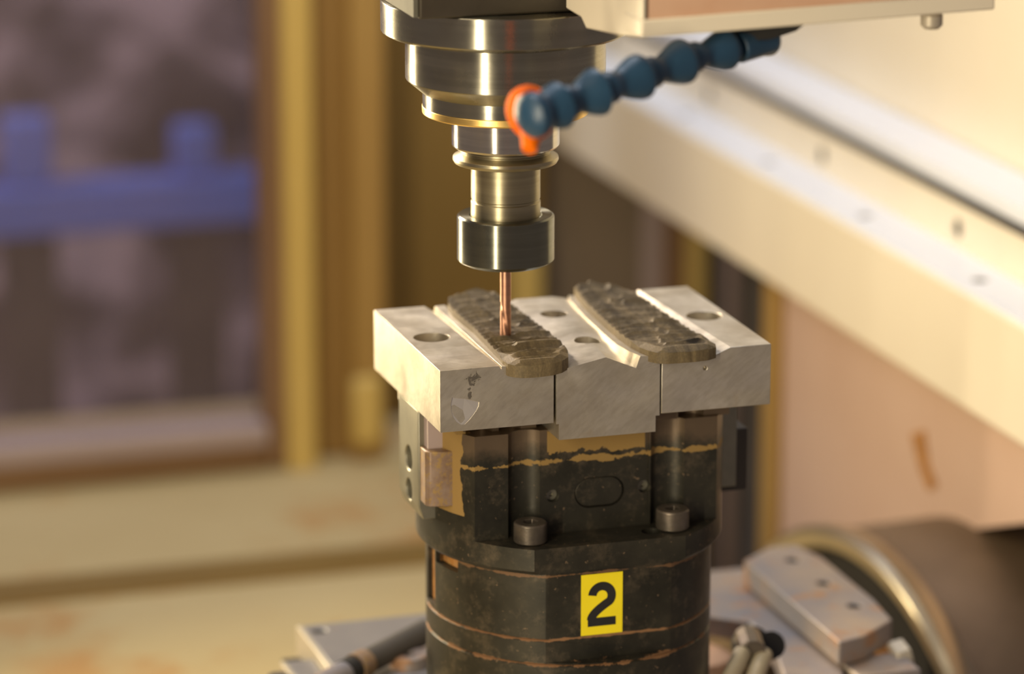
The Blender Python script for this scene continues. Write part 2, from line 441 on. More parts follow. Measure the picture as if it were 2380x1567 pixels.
# right-hand background stripes
struct('wall_back', bm_box(X(1250, 900), 700, 910, 930, -420, 560), 'greywall', 'grey brown back wall right of the spindle')
for i, (a, b, m, yy, lab) in enumerate((
        (1196, 1262, 'mustard', 868, 'mustard strip behind the cutting tool'),
        (1500, 1542, 'mauve', 895, 'pale mauve upright strip on the grey back wall'),
        (1542, 1600, 'brown', 898, 'dark brown upright strip on the back wall'),
        (1600, 1642, 'mustard', 892, 'mustard upright strip on the back wall'),
        (1642, 1684, 'darkgrey', 898, 'dark grey upright strip on the back wall'),
        (1684, 1712, 'mauve', 894, 'narrow mauve upright strip on the back wall'))):
    z0 = FZ if a < 1300 else -400
    if a == 1196: z1_ = at(1200, 560, 1, yy).z
    else: z1_ = 150
    struct('trim_%d' % (4 + i), bm_box(X(a, yy), X(b, yy), yy, yy + 12, z0, z1_), m, lab, bevel=1.5)
# pink side wall under the guide beam, facing left
PW = 300.0
yend = at(1790, 900, 0, PW).y
TR = 164.5
_pt = atd(1985, 1252, 1.93); tyc = _pt.y + (PW - _pt.x) * math.tan(math.radians(5)); tzc = _pt.z - 168.0
_l = [at(x_, 1252 - (x_ - 1985) * 44 / 395 + 9, 0, PW) for x_ in (2460, 2380, 2250, 2120, 2010)]
open_ = [(60, 84), (60, _l[0].z + 12)] + [(q_.y, q_.z) for q_ in _l] + [(_l[-1].y + 14, _l[-1].z - 40), (_l[-1].y + 14, -400), (yend, -400), (yend, 84)]
struct('wall_right', bm_loft([[(x_, p_[0], p_[1]) for p_ in open_] for x_ in (PW, PW + 30)]), 'pinkwall', 'dusty pinkish side wall below the cream guide beam', smooth=0)
struct('trim_10', bm_box(PW - 2, PW + 60, yend, yend + 45, -400, 84), 'darkgrey', 'dark brown corner rubber at the end of the pink wall', bevel=2)
struct('trim_11', bm_box(PW - 6, PW + 2, yend - 22, yend, -400, 84), 'ochre', 'ochre strip for the brown shading along the edge of the pink side wall', bevel=2)  # shading at the wall's end drawn as a darker strip
# stain drip on the pink wall
dp = [at(x, y, 0, PW) for x, y in ((2120, 1010), (2150, 1000), (2160, 1080), (2180, 1130), (2160, 1140), (2140, 1090))]
bmd = bmesh.new(); f = [bmd.verts.new((PW - .8, p.y, p.z)) for p in dp]; g_ = [bmd.verts.new((PW + .5, p.y, p.z)) for p in dp]
bmd.faces.new(f); bmd.faces.new(g_[::-1])
for i in range(6): bmd.faces.new((f[i], f[(i + 1) % 6], g_[(i + 1) % 6], g_[i]))
tag(part('rust_drip', bmd, 'rust'), 'reddish brown rust drip on the pinkish wall under the beam', 'stain')

# cream guide beam with stepped section running along Y
BX0, BX2, BX4 = 274.0, 308.0, 345.0
z0 = at(2380, 1040, 0, BX0).z; z1 = at(2380, 762, 0, BX0).z
z3 = z1 + 26.5; z3b = z3 + 5.5
gb = thing('guide_beam', 'long cream stepped guide beam with bolt holes running into the machine', 'beam', (300, 400, z0))
Y0, Y1 = 70, 908
def sect(pts, y): return [(p[0], y, p[1]) for p in pts]
s = [(BX0, z0), (BX0, z1), (BX2 - 3, z1), (BX2 - 3, z1 - 8), (420, z1 - 8), (420, z0)]
part('lower_beam', bm_loft([sect(s, Y0), sect(s, Y1)]), 'cream', gb, bevel=1.5)
wc = [(BX0 + 1.5, z1 - .5), (BX0 + 1.5, z1 + 1.6), (BX2, z1 + 1.6), (BX2, z1 - .5)]
holes_w = [bm_cyl((291, y, z1 - 12), (291, y, z1 + 10), 5.0, 20) for y in (655, 508, 358, 203, 90)]
part('way_cover', bm_loft([sect(wc, Y0), sect(wc, Y1)]), 'white', gb, 'white top strip of the lower step, bluish daylight in its colour', cuts=holes_w)
s = [(BX2, z1 - 2), (BX2, z3), (BX2 + 6, z3), (BX2 + 6, z3 + 12), (420, z3 + 12), (420, z1 - 2)]
holes_h = [bm_cyl((300, y, z1 + 12.5), (318, y, z1 + 12.5), 5.4, 20) for y in (858, 660, 467, 271, 100)]
part('upper_beam', bm_loft([sect(s, Y0), sect(s, Y1)]), 'cream', gb, cuts=holes_h)
s = [(BX2 - 1, z3 + .3), (BX2 - 1, z3b - 1), (BX2 + 5.5, z3b - 1), (BX2 + 5.5, z3 + .3)]
part('seal_strip', bm_loft([sect(s, Y0), sect(s, Y1)]), 'darkgrey', gb, 'dark grey rubber seal along the step')
s = [(BX2 + 2, z3b - .5), (BX2 + 2, z3b + 8), (BX4, z3b + 8), (BX4, z3b - .5)]
part('way_cover', bm_loft([sect(s, Y0), sect(s, Y1)]), 'white', gb, 'white upper cover strip, bluish daylight in its colour')
for nm, ys, xx, zz, rr in (('dark_hole_disc', (655, 508, 358, 203, 90), 291, z1 - 6, 3.5),):  # dark plugs fill the beam holes, their shade put into the colour
    for y in ys: part(nm, bm_cyl((xx, y, zz - 2), (xx, y, zz + 6.6), rr + .8, 16), 'darkgrey', gb)
for y in (858, 660, 467, 271, 100):
    part('dark_hole_disc', bm_cyl((309, y, z1 + 12.5), (317.5, y, z1 + 12.5), 5.3, 16), 'black', gb)
struct('wall_right', bm_box(BX4 + 1, BX4 + 30, Y0, Y1, z3b + 6, 640), 'cream', 'smooth cream side wall above the guide beam')

# ------------------------------------------------------------------ machine table, plates and motor around the vise
tb = tag(part('machine_table', bm_box(-100, 100, -120, 63, FZ, 0), 'plate', bevel=2), 'grey machine table under the dark vise', 'table')
# turn-table disc the vise stands on is the lowest drum step
lp = thing('mounting_plate', 'grey flat plate with one hole left behind the drum', 'plate', (-55, 100, 0))
c_ = bm_cyl((-82, 136.5, 5), (-82, 136.5, 30), 3.6, 24)
part('plate_body', bm_box(-88.5, -8, 64, 146, 6, 20), 'plate', lp, bevel=1.0, cuts=[c_])
part('edge_strip', bm_box(-91.0, -88.5, 64, 146, 4, 20.2), 'edge', lp, 'pale bare edge of the plate', bevel=.6)
part('lower_step', bm_box(-105, -91, 60, 112, 2, 15), 'plate', lp, bevel=1)
part('lower_step', bm_box(-107.5, -105, 60, 112, 0, 15.4), 'edge', lp, bevel=.6)
part('base_foot', bm_box(-100, -10, 66, 140, -100, 6), 'darkgrey', lp)
kn = part('knob', bm_lathe([(4, 0), (6.5, 1), (6.5, 12), (5, 14), (2, 14)], 24, mat=Matrix.Translation((-113, 92, 2))), 'darkgrey', lp, 'small dark knob')
part('dark_hole_plug', bm_cyl((-82, 136.5, 14), (-82, 136.5, 19), 3.5, 20), 'black', lp)  # black plug stands in for the shade inside the hole
rd = thing('hydraulic_rod', 'dark pipe with worn sleeves lying over the grey plate', 'rod', (-63, 100, 20))
a = at(990, 1468, 2, 28); b = at(750, 1592, 2, 28); d = (b - a)
def along(t): return a + d * t
part('pipe', bm_cyl(along(0), along(.62), 6.0, 32), 'darkgrey', rd)
part('sleeve', bm_cyl(along(.60), along(.70), 6.8, 32), 'key', rd)
part('sleeve', bm_cyl(along(.72), along(.80), 6.4, 32), 'black', rd)
part('pipe_end', bm_cyl(along(.79), along(1.05), 6.0, 32), 'plate_rust', rd)
tb2 = tag(part('lug_plate', bm_prism([(-54 + 9 * math.cos(t), 76 + 9 * math.sin(t)) for t in [math.pi * i / 12 for i in range(3, 25)]] + [(-30, 70), (-30, 86)], 19.5, 26), 'plate_rust',
               cuts=[bm_cyl((-54, 76, 15), (-54, 76, 30), 2.8, 20)], bevel=.6), 'rounded grey lug with a hole beside the drum foot', 'lug')

# right: clamp with three screws
cp = thing('clamp_block', 'grey stepped clamp with three recessed screws right of the vise', 'clamp', (150, 80, 0))
top = [(136, 8), (150, 12), (172, 30), (175, 60), (175, 128), (170, 150), (156, 151), (136, 134)]
scr = [(159.5, 128), (161, 90), (162.5, 54)]
part('clamp_plate', bm_prism(top, 23, 35), 'plate_rust', cp, bevel=.8, cuts=[bm_cyl((x, y, 30), (x, y, 40), 3.6, 20) for x, y in scr])
for x, y in scr:
    sc_ = part('screw', bm_lathe([(3.5, 30), (3.5, 34), (3.0, 34.4), (1.5, 34.4), (1.5, 31)], 20, mat=Matrix.Translation((x, y, 0))), 'black', cp)
part('lower_plate', bm_prism([tuple(at(x_, y_, 2, 21))[:2] for x_, y_ in ((1640, 1327), (1735, 1318), (1955, 1520), (1965, 1610), (1835, 1610), (1800, 1505), (1745, 1445), (1640, 1430))], 10, 21), 'plate_rust', cp, bevel=1)
part('spacer', bm_box(140, 170, 20, 140, 20.5, 23.5), 'rust', cp)
part('front_block', bm_box(140, 172, -6, 20, -8, 22.5), 'plate_rust', cp, bevel=1)
part('base_block', bm_box(118, 188, 60, 165, -99, 10), 'tube', cp)
hx = tag(part('hex_bolt', bm_lathe([(5, 0), (10, 0.8), (10, 7.5), (9, 8.5)], 6, mat=Matrix.Translation(at(2112, 1530, 0, 176)) @ Matrix.Rotation(math.radians(-100), 4, 'Y') @ Matrix.Rotation(.3, 4, 'Z')), 'edge', bevel=.4),
         'pale hexagon bolt head beside the clamp front', 'bolt')
# orange-pink sealing boss between drum and clamp
bo = thing('hose_fitting', 'two pale hoses in a dark clip between drum and clamp', 'hose', (100, 60, 0))
q = [atd(1745, 1478, 1.70), atd(1725, 1520, 1.68), atd(1690, 1590, 1.66), atd(1775, 1520, 1.685), atd(1745, 1600, 1.665)]
part('hose', bm_cyl(q[1], q[2], 4.2, 24), 'hose', bo)
part('hose', bm_cyl(q[3], q[4], 4.2, 24), 'hose', bo)
part('clip', bm_cyl(atd(1737, 1482, 1.70), atd(1750, 1520, 1.68), 6.6, 10), 'bolt', bo, bevel=.6)
e = atd(1740, 1500, 1.715)
part('dark_socket', bm_lathe([(8, 0), (9, 1), (9, 5), (6, 5)], 28, mat=Matrix.Translation(e) @ Matrix.Rotation(math.radians(70), 4, 'X')), 'black', bo)
e = atd(1785, 1505, 1.70)
part('dark_socket', bm_lathe([(6, 0), (6.5, 1), (6.5, 6), (5, 6)], 28, mat=Matrix.Translation(e) @ Matrix.Rotation(math.radians(60), 4, 'X')), 'black', bo)
bs = tag(part('cast_boss', bm_lathe([(21, -99), (21, -6), (18, 4), (12, 7), (4, 8)], 48, mat=Matrix.Translation((95, 92, 0))), 'coverpink'),
         'rounded pinkish cast boss right behind the drum', 'boss')

# motor tube with polished flange, lying to the right
mt_ = thing('motor_tube', 'large dusty brown cylinder with a polished end flange', 'motor', (330, 230, -400))
ptop = atd(1985, 1252, 1.93)
ayaw = math.radians(5)
rot = Matrix.Rotation(ayaw, 4, 'Z') @ Matrix.Rotation(math.pi / 2, 4, 'Y')
RR = 168.0
base = Matrix.Translation((ptop.x, ptop.y, ptop.z - RR)) @ rot
part('flange', bm_lathe([(RR - 12, 0), (RR - 3, -2), (RR, 2), (RR, 9), (RR - 2, 14), (RR - 12, 14)], 160, mat=base, closed=True), 'ring', mt_, 'polished steel flange rim', bevel=.8)
part('tube', bm_lathe([(RR - 4, 12), (RR - 4, 900), (RR - 40, 900), (RR - 40, 12)], 160, mat=base, closed=True), 'tube', mt_)
part('dark_interior_disc', bm_lathe([(20, 5), (RR - 12, 5), (RR - 12, 40), (20, 40)], 96, mat=base, closed=True), 'black', mt_)  # black disc painted in for the shaded interior behind the flange
lug = part('inner_lug', bm_box(-20, 20, -14, 14, 0, 14), 'hose', mt_)
pl = atd(2010, 1365, 1.97)
lug.location = pl / 1000 - mt_.location; lug.rotation_euler = (0, math.radians(60), ayaw)

# ------------------------------------------------------------------ the vise
VZ = 0
vs = thing('centering_vise', 'dark round centering vise with yellow number label and tan paste stains', 'vise', (0, 0, 0))
def clip_box(y1, z0, z1): return bm_box(-200, 200, -200, y1, z0, z1)
Rd = 64.2
prof = [(58, 0), (70, 0), (70, 10), (Rd - 1, 14), (Rd, 20), (Rd, 63.3), (Rd - .9, 64), (Rd, 64.7), (Rd, 74.5), (Rd - .9, 75.2), (Rd, 75.9), (Rd, 106.2), (40, 106.2)]
slot = bm_box(-90, -52, -23, -9, 78, 112)
slot.free()
def slot_cut(ang0, ang1, r0, zz0, zz1):
    p = [(r0 * math.cos(math.radians(a_)), r0 * math.sin(math.radians(a_))) for a_ in (ang0, ang1)]
    q_ = [(90 * math.cos(math.radians(a_)), 90 * math.sin(math.radians(a_))) for a_ in (ang1, ang0)]
    return bm_prism(p + q_, zz0, zz1)
part('drum', bm_lathe(prof, 160), 'drum', vs, cuts=[clip_box(-57.5, 65, 200), slot_cut(174, 184.5, 61.5, 78, 120), slot_cut(186, 203, 60, 99.0, 120), slot_cut(184, 187, 61, 104.0, 120)])
part('slot_floor', bm_prism([(62.0 * math.cos(math.radians(a_)), 62.0 * math.sin(math.radians(a_))) for a_ in range(174, 187, 3)] +
                            [(57 * math.cos(math.radians(a_)), 57 * math.sin(math.radians(a_))) for a_ in range(186, 173, -3)], 78.2, 106), 'rust', vs, 'rusty brown floor of the slot')
part('slot_floor', bm_prism([(60.6 * math.cos(math.radians(a_)), 60.6 * math.sin(math.radians(a_))) for a_ in range(185, 204, 3)] +
                            [(52 * math.cos(math.radians(a_)), 52 * math.sin(math.radians(a_))) for a_ in range(203, 184, -3)], 99.2, 106), 'rust', vs, 'rusty pocket floor, orange light put into its colour')  # warm light in the pocket is carried by the rust colour
Rr = 68.6
yw = -40.0
bL, bR = (-32.8, -47.5), (32.6, -47.5)
zL = 117.9; zT = 165.2
body = bm_lathe([(Rr - 1.5, 106.3), (Rr, 108), (Rr, zT), (30, zT)], 160)
cuts = [clip_box(-59.2, 100, 200), clip_box(yw, zL, 220)]
for bx, by in (bL, bR):
    cuts.append(bm_cyl((bx, by + 3.0, zL + .02), (bx, by + 3.0, 220), 9.0, 48))
# slightly deeper plate in the middle between the two bolts
cuts.append(bm_box(-26.2, 24.0, -60, yw + 1.2, zL, 220))
# little screw holes and the hole in the ledge
for hx_, hz_ in ((-19.8, 134.9), (22.3, 135.4)):
    cuts.append(bm_cyl((hx_, -45, hz_), (hx_, -32, hz_), 2.9, 28))
cuts.append(bm_cyl((22.3, -48.9, 110), (22.3, -48.9, 125), 4.4, 28))
part('body', body, 'vise', vs, cuts=cuts)
# oval plug sits in the recess plate
def oval(rx, w_):
    return [(w_ + rx * math.cos(t), rx * math.sin(t)) for t in np.linspace(-math.pi / 2, math.pi / 2, 14)] + \
           [(-w_ + rx * math.cos(t), rx * math.sin(t)) for t in np.linspace(math.pi / 2, 3 * math.pi / 2, 14)]
def plate_xz(pts, cx, cz, y0, y1, bm=None):
    bm = bm or bmesh.new()
    a_ = [bm.verts.new((cx + p[0], y0, cz + p[1])) for p in pts]; b_ = [bm.verts.new((cx + p[0], y1, cz + p[1])) for p in pts]
    n = len(pts); bm.faces.new(a_); bm.faces.new(b_[::-1])
    for i in range(n): bm.faces.new((a_[i], b_[i], b_[(i + 1) % n], a_[(i + 1) % n]))
    return bm
bod = [o for o in vs.children if o.name.startswith('body')][0]
cut(bod, plate_xz(oval(6.9, 4.6), 1.6, 134.8, -50, yw + 3.2))
bod.data.polygons.foreach_set('use_smooth', [True] * len(bod.data.polygons)); bod.data.set_sharp_from_angle(angle=math.radians(30))
part('oval_plug', plate_xz(oval(6.45, 4.6), 1.6, 134.8, yw + 1.9, yw + 3.5), 'vise', vs, 'flush oval plug', bevel=.4)
for hx_, hz_ in ((-19.8, 134.9), (22.3, 135.4)):
    part('grub_screw', bm_lathe([(2.7, 0), (2.7, 1.5), (1.2, 1.5), (1.2, .5)], 24, mat=Matrix.Translation((hx_, -34.5, hz_)) @ Matrix.Rotation(math.pi / 2, 4, 'X')), 'carrier', vs)
for bx, by in (bL, bR):
    hexh = bm_lathe([(3.5, 3.0), (3.5, 14)], 6, mat=Matrix.Translation((bx, by, zL)))
    part('socket_bolt', bm_lathe([(6.9, .2), (7.3, .8), (7.3, 8.6), (6.7, 9.3)], 48, mat=Matrix.Translation((bx, by, zL))), 'bolt', vs,
         'grey socket head bolt standing on the ledge', cuts=[hexh], bevel=.25)
# jaw carriers at both ends, narrow blocks beyond the round body
for sgn in (-1, 1):
    x0_, x1_ = sorted((sgn * 74.2, sgn * 52))
    cc = [bm_cyl((sgn * 90, 0, 146), (sgn * 66, 0, 146), 5.6, 32), bm_cyl((sgn * 90, 0, 131.5), (sgn * 66, 0, 131.5), 5.0, 32)] 
    part('jaw_carrier', bm_prism([(x0_, -16), (x1_, -16), (x1_, 16), (x0_, 16)], 124, 171.5) if sgn > 0 else
         bm_loft([[(x0_, y_, 171.5), (x1_, y_, 171.5), (x1_, y_, 122), (x0_ + 2, y_, 122), (x0_, y_, 128)] for y_ in (-16, 16)]), 'carrier', vs, 'pale steel jaw carrier with round holes', cuts=cc, bevel=.5)
part('carrier_key', bm_loft([[(-73.5, -24, z_), (-72, -26.5, z_), (-66, -28.5, z_), (-60, -28.5, z_), (-60, -16, z_), (-73.5, -16, z_)] for z_ in (131, 156)]), 'key', vs, 'smeared rounded key strip', bevel=.5)
part('carrier_key', bm_box(-71.5, -60, -22, -16, 156, 171), 'mauve', vs, 'narrow grey upper key')
part('side_plate', bm_box(62, 80.5, -13, 3, 121, 150), 'darkgrey', vs, 'dark side plate', bevel=.5)
# risers under the jaws
part('jaw_riser', bm_box(-62, -26, -34, 40, zT - .2, 172.6), 'vise', vs, cuts=[bm_cyl((-52, -34, 160), (-52, -34, 180), 6, 28), bm_cyl((-38, -34, 160), (-38, -34, 180), 5, 28)])
part('jaw_riser', bm_box(24, 62, -38, 40, zT - .2, 172.6), 'vise', vs, cuts=[bm_cyl((44, -38, 160), (44, -38, 180), 6, 28)])
# number label
lb = part('number_label', plate_xz([(-12.8, 0), (6.2, 0), (6.2, 27.9), (-12.8, 27.9)], 0, 75.9, -57.78, -57.4), 'yellow', vs, 'yellow sticker printed with a black 2', smooth=0)
def digit_two():
    # centre line of a bold 2 in a unit box, then offset to the stroke width
    w_, h_, t_ = 12.8, 20.2, 3.9
    r = w_ / 2 - t_ / 2
    cx, cy = w_ / 2, h_ - w_ / 2
    pts = []
    for dgr in np.linspace(175, -38, 26):
        a_ = math.radians(dgr); pts.append((cx + r * math.cos(a_), cy + r * math.sin(a_)))
    ex, ey = pts[-1]
    for t in np.linspace(0.1, 1, 10):
        # curve down to the lower left corner
        p0 = Vector((ex, ey)); p1 = Vector((cx + .3, cy - 4.6)); p2 = Vector((1.2, 5.6)); p3 = Vector((1.45, t_ - .9))
        q_ = p0 * (1 - t) ** 3 + p1 * 3 * (1 - t) ** 2 * t + p2 * 3 * (1 - t) * t ** 2 + p3 * t ** 3
        pts.append((q_.x, q_.y))
    L_, R_ = [], []
    for i, p in enumerate(pts):
        a_ = Vector(pts[max(i - 1, 0)]); b_ = Vector(pts[min(i + 1, len(pts) - 1)])
        dd = (b_ - a_).normalized(); nn = Vector((-dd.y, dd.x)) * t_ / 2
        L_.append((p[0] + nn.x, p[1] + nn.y)); R_.append((p[0] - nn.x, p[1] - nn.y))
    return L_, R_, w_, t_
L_, R_, w_, t_ = digit_two()
bmt = bmesh.new(); ox, oz, yy = -9.7, 79.8, -57.88
lv = [bmt.verts.new((ox + p[0], yy, oz + max(p[1], 0))) for p in L_]; rv = [bmt.verts.new((ox + p[0], yy, oz + max(p[1], 0))) for p in R_]
for i in range(len(lv) - 1): bmt.faces.new((lv[i], lv[i + 1], rv[i + 1], rv[i]))
bv = [bmt.verts.new((ox + x_, yy - .01, oz + z_)) for x_, z_ in ((-.1, 0), (w_, 0), (w_, t_), (-.1, t_))]
bmt.faces.new(bv)
tw = part('printed_two', bmt, 'ink', lb, 'black printed figure 2', smooth=0)

# ------------------------------------------------------------------ aluminium jaws
def jaw(name, label, secs, cuts, gouge=None, x=0):
    t = thing(name, label, 'jaw', (x, 0, 172.7))
    o = part('jaw_body', bm_loft(secs), 'alu', t, cuts=cuts, smooth=20, bevel=.25)
    return t
YF, YB = -53.9, 53.9
YS = [YF, -36, -18, 0, 18, 36, YB]
def lerp(a, b, t): return a + (b - a) * t
def tt(y): return (y - YF) / (YB - YF)
# left jaw
secs = []
for y in YS:
    t = tt(y)
    xr = lerp(-47.8, -46.6, t)                       # raised land beside the wooden scale
    xc = lerp(-48.9, -51.5, t)
    secs.append([(-75, y, 172.7), (-75, y, 200), (xc, y, 200), (xr, y, lerp(198.4, 197.0, t)), (xr + .05, y, lerp(199.8, 199.6, t)),
                 (xr + 4.8, y, lerp(199.4, 199.8, t)), (xr + 6.5, y, 196.0), (-24.4, y, lerp(195.0, 195.4, t)), (-24.4, y, 172.7)])
ell = bmesh.new(); bmesh.ops.create_uvsphere(ell, u_segments=40, v_segments=24, radius=1.0)
# half-moon milled nick low on the front face
hm = [at(x_, y_, 1, YF) for x_, y_ in ((1051, 924), (1064, 926), (1080, 927), (1098, 931), (1114, 935), (1112, 945), (1106, 956), (1098, 967), (1089, 978), (1080, 987), (1072, 988), (1062, 982), (1054, 971), (1049, 957), (1048, 940))]
hmc = bmesh.new()
def nick_y(p): return YF + .15 + max(0, (p.z - 181.0)) * .10
f1 = [hmc.verts.new((p.x, -56, p.z)) for p in hm]
f2 = [hmc.verts.new((p.x, nick_y(p), p.z)) for p in hm]
hmc.faces.new(f1); hmc.faces.new(f2[::-1])
for i in range(15): hmc.faces.new((f1[i], f2[i], f2[(i + 1) % 15], f1[(i + 1) % 15]))
ell.free()
jl = jaw('left_soft_jaw', 'leftmost aluminium jaw block with a half-moon nick in its front', secs,
    [bm_cyl((-63.3, 0.4, 150), (-63.3, 0.4, 220), 8.0, 64), hmc], x=-50)
bmn = bmesh.new()
vv = [bmn.verts.new((p.x, nick_y(p) - .04, p.z)) for p in hm]
vw = [bmn.verts.new((v.co.x, v.co.y + .3, v.co.z)) for v in vv]
bmn.faces.new(vv); bmn.faces.new(vw[::-1])
for i in range(15): bmn.faces.new((vv[i], vw[i], vw[(i + 1) % 15], vv[(i + 1) % 15]))
part('nick_face', bmn, 'alu_bright', jl, 'bright freshly milled nick', smooth=0)
part('jaw_foot', bm_box(-73.5, -60, -14, 20, 167.5, 172.8), 'alu', jl, bevel=.4)
# middle jaw
secs = []
for y in YS:
    t = tt(y)
    ridge0 = lerp(-1.2, -8, t); ridge1 = lerp(-.8, 9.5, t)
    zr = 193.4 + 5.4 * min(1, t * 2.0) ** .8
    xr1 = lerp(14.6, 15.5, t)
    secs.append([(-22, y, 164.8), (-22, y, 172), (-23.2, y, 172), (-23.2, y, lerp(195.3, 195.6, t)), (-16.5, y, lerp(197.0, 197.2, t)), (ridge0, y, 200), (ridge1, y, 200),
                 (xr1, y, zr), (23.8, y, 195.2), (23.8, y, 172), (22, y, 172), (22, y, 164.8)])
jm = jaw('middle_soft_jaw', 'middle aluminium jaw block stepping lower than its neighbours', secs,
    [bm_cyl((0.5, 23.4, 150), (0.5, 23.4, 220), 6.2, 56), bm_cyl((0.7, -23.7, 150), (0.7, -23.7, 220), 5.8, 56)], x=0)
# curved raised rib that follows the edge of the second scale
up_ = [(17.5, 54), (15.6, 45), (12.8, 17.4), (12.0, -1.4), (11.1, -19.7), (10.8, -36), (12.4, -46), (15.0, -53.8)]
lo_ = [(16.9, 54), (15.0, 45), (12.2, 17.4), (11.3, -1.4), (10.2, -19.7), (9.4, -36), (10.6, -46), (12.6, -53.8)]
inn = [(23.4, 54), (23.4, 45), (23.4, 17.4), (23.4, -1.4), (23.4, -19.7), (23.4, -36), (23.4, -46), (23.4, -53.8)]
rb = bmesh.new(); rows = []
rng = random.Random(3)
# finer resampling with small facets left by the ball cutter
N_ = 40
tsrc = np.linspace(0, 1, len(up_)); tdst = np.linspace(0, 1, N_)
def rs(p, k_): return np.interp(tdst, tsrc, [q_[k_] for q_ in p])
ux, uy, lx, ly, ix, iy = rs(up_, 0), rs(up_, 1), rs(lo_, 0), rs(lo_, 1), rs(inn, 0), rs(inn, 1)
for i in range(N_):
    j_ = rng.uniform(-.18, .18); zt_ = 199.9 - 1.2 * max(0, (i / N_ - .75) * 4) * .5
    rows.append([(lx[i] + j_, ly[i], 193.2), (ux[i] - .2 + j_ * .5, uy[i], zt_), (ux[i] + 4.2, uy[i], zt_ - .5), (ix[i], iy[i], 196.5), (ix[i], iy[i], 192.8)])
rib = part('raised_rib', bm_loft(rows), 'alu', jm, 'machined rib hugging the right wooden scale', smooth=25)
# right jaw
secs = []
for y in YS:
    t = tt(y)
    xs = lerp(56.3, 51.0, t)
    secs.append([(24.6, y, 172.7), (24.6, y, lerp(195.2, 195.6, t)), (47, y, lerp(196.4, 197.2, t)), (xs, y, 200), (75, y, 200), (75, y, 172.7)])
jr = jaw('right_soft_jaw', 'rightmost aluminium jaw block with one round hole on top', secs,
    [bm_cyl((63.7, 0.5, 150), (63.7, 0.5, 220), 8.0, 64), bm_cyl((44.5, -54.8, 191.5), (44.5, -52, 191.5), .9, 16)], x=50)

# ------------------------------------------------------------------ wooden scales
def scale(name, label, left, right, zb, zt0, zt1, seed, dirn, ang0):
    """left/right: lists of (Y, X) from front to back; the top is carved by many shallow gouge cuts"""
    yf, yb = left[0][0], left[-1][0]
    NS, NTT = 330, 110
    u_ = np.linspace(0, 1, NS)
    ys = yf + (yb - yf) * (0.5 - 0.5 * np.cos(np.pi * u_)) * .35 + (yb - yf) * u_ * .65
    xl = np.interp(ys, [p[0] for p in left], [p[1] for p in left])
    xr = np.interp(ys, [p[0] for p in right], [p[1] for p in right])
    tv = np.linspace(0, 1, NTT)
    Xg = xl[:, None] + (xr - xl)[:, None] * tv[None, :]
    Yg = np.repeat(ys[:, None], NTT, 1)
    rg = np.random.RandomState(seed)
    H = np.zeros_like(Xg) + 0.25
    yy = yf - 2
    wid = xr.max() - xl.min(); cx0 = (xl.min() + xr.max()) / 2
    while yy < yb + 5:
        split = cx0 + rg.uniform(-.32, .32) * wid
        for side in (-1, 1):
            if side < 0: xa_, xb_ = cx0 - wid * .56, split + rg.uniform(3, 9)
            else: xa_, xb_ = split - rg.uniform(3, 9), cx0 + wid * .56
            ln = xb_ - xa_; cx_ = (xa_ + xb_) / 2
            an = math.radians(ang0 + rg.uniform(-6, 6) + side * 2)
            cy_ = yy + rg.uniform(-.9, .9) + (3.2 if side > 0 else 0)
            du = (Xg - cx_) * math.cos(an) + (Yg - cy_) * math.sin(an)
            dv = -(Xg - cx_) * math.sin(an) + (Yg - cy_) * math.cos(an) + 0.3 * np.sin(du * .25 + rg.uniform(0, 6))
            wv = rg.uniform(3.1, 4.0)
            dep = 2.1 + rg.uniform(-.15, .15)
            h = -dep + dep * np.abs(dv / wv) ** 1.5 * 1.0 + 1.6 * np.maximum(0, np.abs(du) / (ln * .5) - .72) ** 2 * 14.0 + .04 * np.sin(du * 1.3 + wv * 9)
            H = np.minimum(H, h)
        yy += rg.uniform(4.8, 6.6)
    base = zt0 + (zt1 - zt0) * (Yg - yf) / (yb - yf)
    crown = -1.4 * ((tv[None, :] - .5) * 2) ** 4
    # drop at the front end, a smooth bevel
    edge = np.minimum(np.minimum(Xg - xl[:, None], xr[:, None] - Xg) * 1.0, Yg - yf) + np.maximum(0, Yg - yf - 14) * .6
    fr = np.clip((7 - edge) / 7, 0, 1)
    H = H * (1 - np.clip(fr * 2.2, 0, 1))
    H = H * np.clip(.45 + np.minimum(Xg - xl[:, None], xr[:, None] - Xg) / 4.5, 0, 1)
    Z = base + H + 1.0 + crown * (1 - fr) - 3.0 * fr ** 1.3 + .02 * rg.randn(*Xg.shape)
    bm = bmesh.new()
    V = [[bm.verts.new((Xg[i, j], Yg[i, j], Z[i, j])) for j in range(NTT)] for i in range(NS)]
    for i in range(NS - 1):
        for j in range(NTT - 1): bm.faces.new((V[i][j], V[i][j + 1], V[i + 1][j + 1], V[i + 1][j]))
    loop = [V[i][0] for i in range(NS)] + [V[NS - 1][j] for j in range(1, NTT)] + [V[i][NTT - 1] for i in range(NS - 2, -1, -1)] + [V[0][j] for j in range(NTT - 2, 0, -1)]
    low = [bm.verts.new((v.co.x, v.co.y, zb)) for v in loop]
    n = len(loop)
    for i in range(n): bm.faces.new((loop[i], loop[(i + 1) % n], low[(i + 1) % n], low[i]))
    bm.faces.new(low)
    o = tag(part(name, bm, 'wood', smooth=50), label, 'handle scale')
    return o
